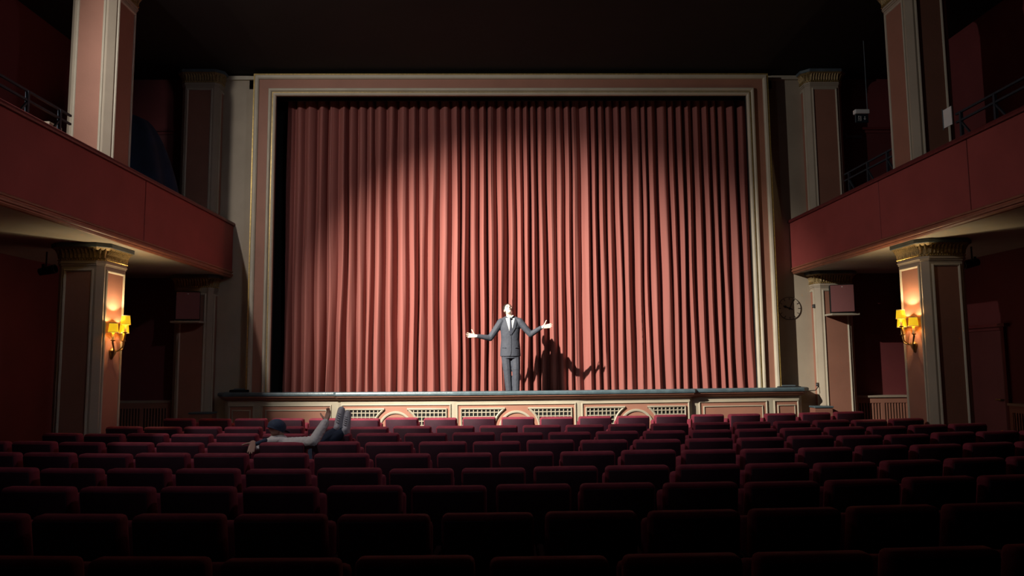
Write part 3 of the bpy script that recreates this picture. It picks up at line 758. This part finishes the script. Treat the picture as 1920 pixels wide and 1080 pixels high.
def hand_prims(wrist, d, thumb_up, side_spread, curl, k=1.0):
    """palm of four metacarpals, four unequal bent fingers, thumb leaving the side of the palm"""
    d = Vector(d).normalized(); t = Vector(thumb_up); t = (t-d*t.dot(d)).normalized(); nrm = d.cross(t)
    if nrm.y > 0: nrm = -nrm                    # palm faces the camera
    w0 = Vector(wrist); pr = []
    for j, (off, ln, mc) in enumerate(((.030, .070, .088), (.010, .080, .090), (-.010, .074, .086), (-.028, .058, .078))):
        kn = w0+d*mc*k+t*off*k; base = w0+t*off*.55*k
        pr.append(('c', base, .0150*k, kn, .0115*k))
        fd = (d+t*(off*side_spread)).normalized(); p = kn; up_ = nrm; r = .0098
        for s_, (seg, cv) in enumerate(((.46, .25), (.31, .9), (.23, 1.5))):
            dd = (fd+up_*curl*cv).normalized(); q = p+dd*ln*seg*k
            pr.append(('c', p, (r-.001*s_)*k, q, (r-.001*s_-.0008)*k)); p = q
    b = w0+d*.022*k+t*.026*k; m1 = b+(d*.55+t*.75+nrm*.25).normalized()*.045*k
    m2 = m1+(d*.55+t*.83+nrm*.1).normalized()*.034*k; m3_ = m2+(d*.6+t*.75).normalized()*.026*k
    pr += [('c', b, .0165*k, m1, .0125*k), ('c', m1, .0120*k, m2, .0105*k), ('c', m2, .0105*k, m3_, .0085*k)]
    return pr
def head_prims(c, R_, k=1.0):
    c = Vector(c)
    def T(p): return c+R_ @ (Vector(p)*k)
    pr = [('e', T((0, .018, .034)), (.076*k, .096*k, .083*k), R_), ('e', T((0, -.018, -.028)), (.061*k, .076*k, .086*k), R_),
          ('e', T((0, -.052, -.088)), (.034*k, .034*k, .026*k), R_), ('c', T((0, -.088, .010)), .009*k, T((0, -.112, -.026)), .0135*k),
          ('c', T((-.034, -.074, .026)), .013*k, T((.034, -.074, .026)), .013*k), ('e', T((0, -.084, -.058)), (.026*k, .016*k, .016*k), R_)]
    for s in (-1, 1):
        pr += [('e', T((s*.076, .012, -.008)), (.010*k, .020*k, .031*k), R_), ('e', T((s*.040, -.062, -.024)), (.022*k, .022*k, .022*k), R_)]
    return pr, T

# ---- the man in the suit on stage
mx, my = .245, 13.52
man = thing('person', 'person in grey suit and tie on stage with arms spread, face raised', 'person', (mx, my, ST))
RH = Matrix.Rotation(math.radians(-8), 3, 'Y') @ Matrix.Rotation(math.radians(12), 3, 'Z') @ Matrix.Rotation(math.radians(-30), 3, 'X')
hp, HT = head_prims((-.035, .0, 1.540), RH, .96)
WL, WR = (-.605, -.10, 1.058), (.570, -.09, 1.205)
EL, ER = (-.365, -.01, 1.025), (.368, -.01, 1.085)
SL, SR = (-.165, .01, 1.315), (.170, .01, 1.320)
AL, AR = (-.035, .02, .09), (.100, .0, .09)
body = hp+[('c', HT((0, .02, -.05)), .054, (0, .03, 1.36), .060),
    ('l', [(0, .02, .80, .13, .09), (0, .02, .95, .135, .095), (0, .02, 1.10, .145, .10), (0, .02, 1.25, .15, .09), (0, .03, 1.37, .09, .06)]),
    ('c', SL, .045, EL, .036), ('c', EL, .036, WL, .024), ('c', SR, .045, ER, .036), ('c', ER, .036, WR, .024),
    ('c', (-.08, .02, .80), .075, (-.06, .0, .46), .05), ('c', (-.06, .0, .46), .05, AL, .034), ('c', (.09, .02, .80), .075, (.10, -.01, .46), .05), ('c', (.10, -.01, .46), .05, AR, .034),
    ('c', AL, .030, (AL[0]-.01, AL[1]-.10, .035), .02), ('c', AR, .030, (AR[0]+.02, AR[1]-.10, .035), .02)]
body += hand_prims((WL[0]-.02, WL[1]-.01, WL[2]+.002), (-.97, -.12, .10), (.12, -.1, 1), 7, .10)
body += hand_prims((WR[0]+.02, WR[1]-.01, WR[2]+.006), (.96, -.10, .17), (-.1, -.1, 1), 3.5, .10)
fuse('body', body, 'skin', man, .0052, 2)
# hair, eyes, brows, mouth
hair = fuse('hair', [('e', HT((0, .030, .048)), (.084, .097, .084), RH), ('c', HT((-.072, .01, .02)), .018, HT((-.074, .004, -.02)), .010), ('c', HT((.072, .01, .02)), .018, HT((.074, .004, -.02)), .010),
     ('e', HT((0, .075, -.01)), (.062, .036, .06), RH)], 'hair', man, .006, 2, cut=[(HT((0, -.060, .060)), RH @ Vector((0, -1, -.45)))])
for s in (-1, 1):
    fuse('eye', [('e', HT((s*.029, -.083, .006)), (.012, .008, .006), RH)], 'eye_dark', man, .0025, 1)
    fuse('eyebrow', [('c', HT((s*.016, -.092, .026)), .004, HT((s*.046, -.082, .028)), .003)], 'hair', man, .0025, 1)
fuse('mouth', [('e', HT((0, -.098, -.058)), (.020, .006, .007), RH)], 'lips', man, .0025, 1)
JS = [(.0, .02, .640, .186, .130), (.0, .02, .72, .186, .130), (.0, .02, .85, .180, .124), (.0, .018, .98, .168, .118), (0, .015, 1.10, .172, .120), (0, .015, 1.20, .182, .118), (0, .02, 1.29, .186, .104), (0, .025, 1.345, .160, .085), (0, .03, 1.395, .085, .070)]
jk = [('l', JS), ('c', SL, .070, EL, .057), ('c', EL, .056, (WL[0]+.02, WL[1]+.005, WL[2]), .038), ('c', SR, .070, ER, .057), ('c', ER, .056, (WR[0]-.02, WR[1]+.005, WR[2]-.004), .038),
      ('c', (-.05, .03, 1.385), .05, SL, .060), ('c', (.05, .03, 1.385), .05, SR, .060)]
fuse('jacket', jk, 'suit', man, .0075, 3, cut=[((0, 0, .695), (0, 0, -1))])
def jfront(x, z, off):
    for a, b in zip(JS, JS[1:]):
        if a[2] <= z <= b[2]:
            f = (z-a[2])/(b[2]-a[2]); rx = a[3]+(b[3]-a[3])*f; ry = a[4]+(b[4]-a[4])*f; cy = a[1]+(b[1]-a[1])*f
            return Vector((x, cy-ry*math.sqrt(max(.02, 1-(x/rx)**2))-off, z))
def strip(name, m, zs, lo, hi, off, nx=6, parent=man, th=.008):
    vs = []; fs = []; n = len(zs)
    for z in zs:
        for k in range(nx+1): x = lo(z)+(hi(z)-lo(z))*k/nx; vs.append(jfront(x, z, off))
    vs += [v+Vector((0, th, 0)) for v in vs]; W = nx+1; B = n*W
    for i in range(n-1):
        for k in range(nx): q = (i*W+k, i*W+k+1, (i+1)*W+k+1, (i+1)*W+k); fs += [q, tuple(B+a for a in q[::-1])]
        fs += [(i*W, (i+1)*W, B+(i+1)*W, B+i*W), (i*W+nx, B+i*W+nx, B+(i+1)*W+nx, (i+1)*W+nx)]
    fs += [tuple(range(W))+tuple(range(B+W-1, B-1, -1)), tuple(range((n-1)*W, n*W))+tuple(range(B+n*W-1, B+(n-1)*W-1, -1))]
    mb = MB(); mb.add(vs, fs); o = mb.build(name, m, None, smooth=40); o.parent = parent; return o
zs = [1.08+.03*k for k in range(11)]
vw = lambda z: .004+.082*((z-1.08)/.30)**.9
strip('shirt_front', 'white_shirt', zs, lambda z: -vw(z), lambda z: vw(z), .006)
tw = lambda z: (.026-.012*((z-1.08)/.30)) if z > 1.10 else .016
strip('necktie', 'tie', zs, lambda z: -tw(z)+.006, lambda z: tw(z)+.006, .013, 3)
strip('lapel', 'suit', zs, lambda z: -vw(z)-.055*math.sin(min(1, (z-1.05)/.25)*PI*.62), lambda z: -vw(z)+.004, .012, 3)
strip('lapel', 'suit', zs, lambda z: vw(z)-.004, lambda z: vw(z)+.055*math.sin(min(1, (z-1.05)/.25)*PI*.62), .012, 3)
strip('jacket_front_edge', 'suit', [.70+.04*k for k in range(10)], lambda z: -.045+.02*(z-.70), lambda z: .014-.32*max(0, .80-z)**1.5*2, .009, 4)
for s in (-1, 1):
    fuse('collar', [('c', (s*.012, -.070, 1.385), .012, (s*.050, -.030, 1.425), .014), ('c', (s*.050, -.030, 1.425), .014, (s*.055, .05, 1.43), .014)], 'white_shirt', man, .005, 1)
    fuse('pocket_flap', [('c', (s*.085, -.098, .845), .007, (s*.145, -.062, .848), .007)], 'suit', man, .004, 1)
fuse('tie_knot', [('e', (.004, -.082, 1.372), (.020, .014, .022), I3)], 'tie', man, .004, 1)
fuse('button', [('e', (.008, -.108, 1.058), (.010, .005, .010), I3)], 'black', man, .003, 1)
fuse('breast_pocket', [('c', (.085, -.092, 1.205), .006, (.135, -.070, 1.21), .006)], 'suit', man, .004, 1)
for wv, ev, nm in ((WL, EL, 'shirt_cuff'), (WR, ER, 'shirt_cuff')):
    d = (Vector(wv)-Vector(ev)).normalized(); a = Vector(wv)-d*.03; b = Vector(wv)+d*.018
    fuse(nm, [('c', a, .032, b, .030)], 'white_shirt', man, .005, 1)
tr = [('l', [(0, .02, .66, .165, .115), (0, .02, .80, .165, .115), (0, .02, .92, .15, .105)]),
      ('c', (-.085, .02, .74), .092, (-.062, .0, .46), .078), ('c', (-.062, .0, .46), .076, (-.030, .01, .08), .063),
      ('c', (.088, .02, .74), .092, (.100, -.015, .46), .078), ('c', (.100, -.015, .46), .076, (.098, -.01, .08), .063)]
fuse('trousers', tr, 'suit', man, .0075, 3, cut=[((0, 0, .035), (0, 0, -1))])
for a, dx in ((AL, -.02), (AR, .03)):
    fuse('shoe', [('e', (a[0]+dx*.3, a[1]-.07, .042), (.052, .15, .044), I3), ('c', (a[0], a[1], .06), .050, (a[0], a[1]-.05, .05), .048)], 'shoe_black', man, .006, 2, cut=[((0, 0, .004), (0, 0, -1))])

# ---- the person lounging in the fourth row
lx, ly = -2.255, 8.11
lou = thing('person', 'person in blue cap and pale jacket slouched with feet up on seats', 'person', (lx, ly, 0))
def Lc(p): return Vector(p)-Vector((lx, ly, 0))
RL = Matrix.Rotation(math.radians(10), 3, 'Y') @ Matrix.Rotation(math.radians(150), 3, 'Z') @ Matrix.Rotation(math.radians(8), 3, 'X')
hp2, HT2 = head_prims(Lc((-2.405, 8.30, .985)), RL, .95)
sR, eR, wR = (-2.25, 8.22, .845), (-1.935, 8.0, .885), (-1.855, 8.18, 1.07)
sL, eL, wL = (-2.52, 8.26, .82), (-2.66, 8.24, .78), (-2.575, 8.045, .885)
hipR, kneeR, ankR = (-2.17, 8.50, .40), (-2.03, 8.72, .80), (-1.905, 8.97, .905)
hipL, kneeL, ankL = (-2.33, 8.50, .40), (-1.98, 8.80, .79), (-1.82, 8.98, .90)
C = lambda a, ra, b, rb: ('c', Lc(a), ra, Lc(b), rb)
pb = hp2+[C((-2.40, 8.32, .93), .052, (-2.39, 8.30, .84), .058), C((-2.39, 8.30, .80), .13, (-2.27, 8.42, .46), .12),
     C(sR, .048, eR, .037), C(eR, .037, wR, .026), C(sL, .048, eL, .037), C(eL, .037, wL, .026),
     C(hipR, .075, kneeR, .052), C(kneeR, .052, ankR, .036), C(hipL, .075, kneeL, .052), C(kneeL, .052, ankL, .036), C((-2.27, 8.44, .44), .12, hipR, .08), C((-2.27, 8.44, .44), .12, hipL, .08)]
pb += hand_prims(Lc((-1.848, 8.19, 1.085)), (.25, .25, .93), (-.8, .5, .15), 1, .55, .92)
pb += hand_prims(Lc((-2.565, 8.02, .895)), (.05, -.6, -.6), (-.8, -.1, .3), 3, -.15, .92)
fuse('body', pb, 'skin_dim', lou, .006, 2)
jk2 = [C((-2.39, 8.30, .80), .155, (-2.28, 8.42, .48), .145), C(sR, .075, eR, .062), C(eR, .062, wR, .048), C(sL, .072, eL, .060), C(eL, .058, (-2.60, 8.10, .85), .042),
       C((-2.46, 8.24, .86), .060, (-2.34, 8.22, .87), .060), C(sR, .07, (-2.38, 8.26, .85), .08), C(sL, .07, (-2.38, 8.26, .85), .08)]
# sleeve folds
for f in (.15, .32, .48, .66, .82):
    a = Vector(sR).lerp(Vector(eR), f); jk2.append(('e', Lc(a), (.030, .072-.008*f, .076-.008*f), I3))
for f in (.25, .5, .75):
    a = Vector(eR).lerp(Vector(wR), f); jk2.append(('e', Lc(a), (.066-.012*f, .066-.012*f, .024), I3))
fuse('jacket', jk2, 'jacket_white', lou, .007, 1)
fuse('hood', [C((-2.47, 8.22, .875), .040, (-2.36, 8.20, .885), .042), C((-2.36, 8.20, .885), .042, (-2.31, 8.28, .885), .038)], 'jacket_white', lou, .006, 2)
fuse('shoulder_strap', [C((-2.47, 8.12, .90), .024, (-2.53, 8.02, .875), .022)], 'cap_blue', lou, .005, 1)
fuse('trousers', [C((-2.27, 8.44, .45), .15, hipR, .11), C((-2.27, 8.44, .45), .15, hipL, .11), C(hipR, .105, kneeR, .085), C(kneeR, .085, ankR, .062), C(hipL, .105, kneeL, .085), C(kneeL, .085, ankL, .062)], 'jeans', lou, .008, 3)
cap = fuse('cap', [('e', HT2((0, .012, .045)), (.094, .108, .083), RL), ('e', HT2((0, .03, .01)), (.088, .095, .07), RL)], 'cap_blue', lou, .006, 2, cut=[(HT2((0, 0, .0)), RL @ Vector((0, .15, -1)))])
fuse('cap_brim', [('e', HT2((0, -.115, .020)), (.075, .075, .008), RL @ Matrix.Rotation(.22, 3, 'X'))], 'cap_blue', cap, .005, 1)
fuse('cap_button', [('e', HT2((0, .012, .128)), (.010, .010, .006), RL)], 'cap_blue', cap, .003, 1)
for nm, heel, toe in (('a', (-1.893, 8.985, .915), (-1.868, 9.09, 1.150)), ('b', (-1.792, 8.98, .885), (-1.798, 9.10, 1.105))):
    h_, t_ = Vector(heel), Vector(toe); d = (t_-h_).normalized(); bk = Vector((0, -1, 0)); bk = (bk-d*bk.dot(d)).normalized(); sd = d.cross(bk)
    mid = h_.lerp(t_, .5)
    sh = fuse('shoe', [C(h_, .050, h_.lerp(t_, .45), .052), C(h_.lerp(t_, .45), .052, t_, .047), C(h_+bk*.03-d*.01, .042, h_+bk*.055+d*.02, .040), C(h_.lerp(t_, .25)+bk*.02, .040, t_, .036)], 'sneaker', lou, .006, 2)
    fuse('sole', [C(h_-bk*.030+sd*.015, .030, t_-bk*.025+sd*.012, .030), C(h_-bk*.030-sd*.015, .030, t_-bk*.025-sd*.012, .030)], 'sneaker_sole', sh, .006, 1)
    mb = MB()
    for q in range(5):
        p = h_.lerp(t_, .30+.11*q)+bk*(.062-.004*q)
        mb.tube([Lc(p+sd*.020), Lc(p+bk*.004), Lc(p-sd*.020+d*.012)], .004, 6)
    o = mb.build('laces', 'sneaker_lace', None); o.parent = sh
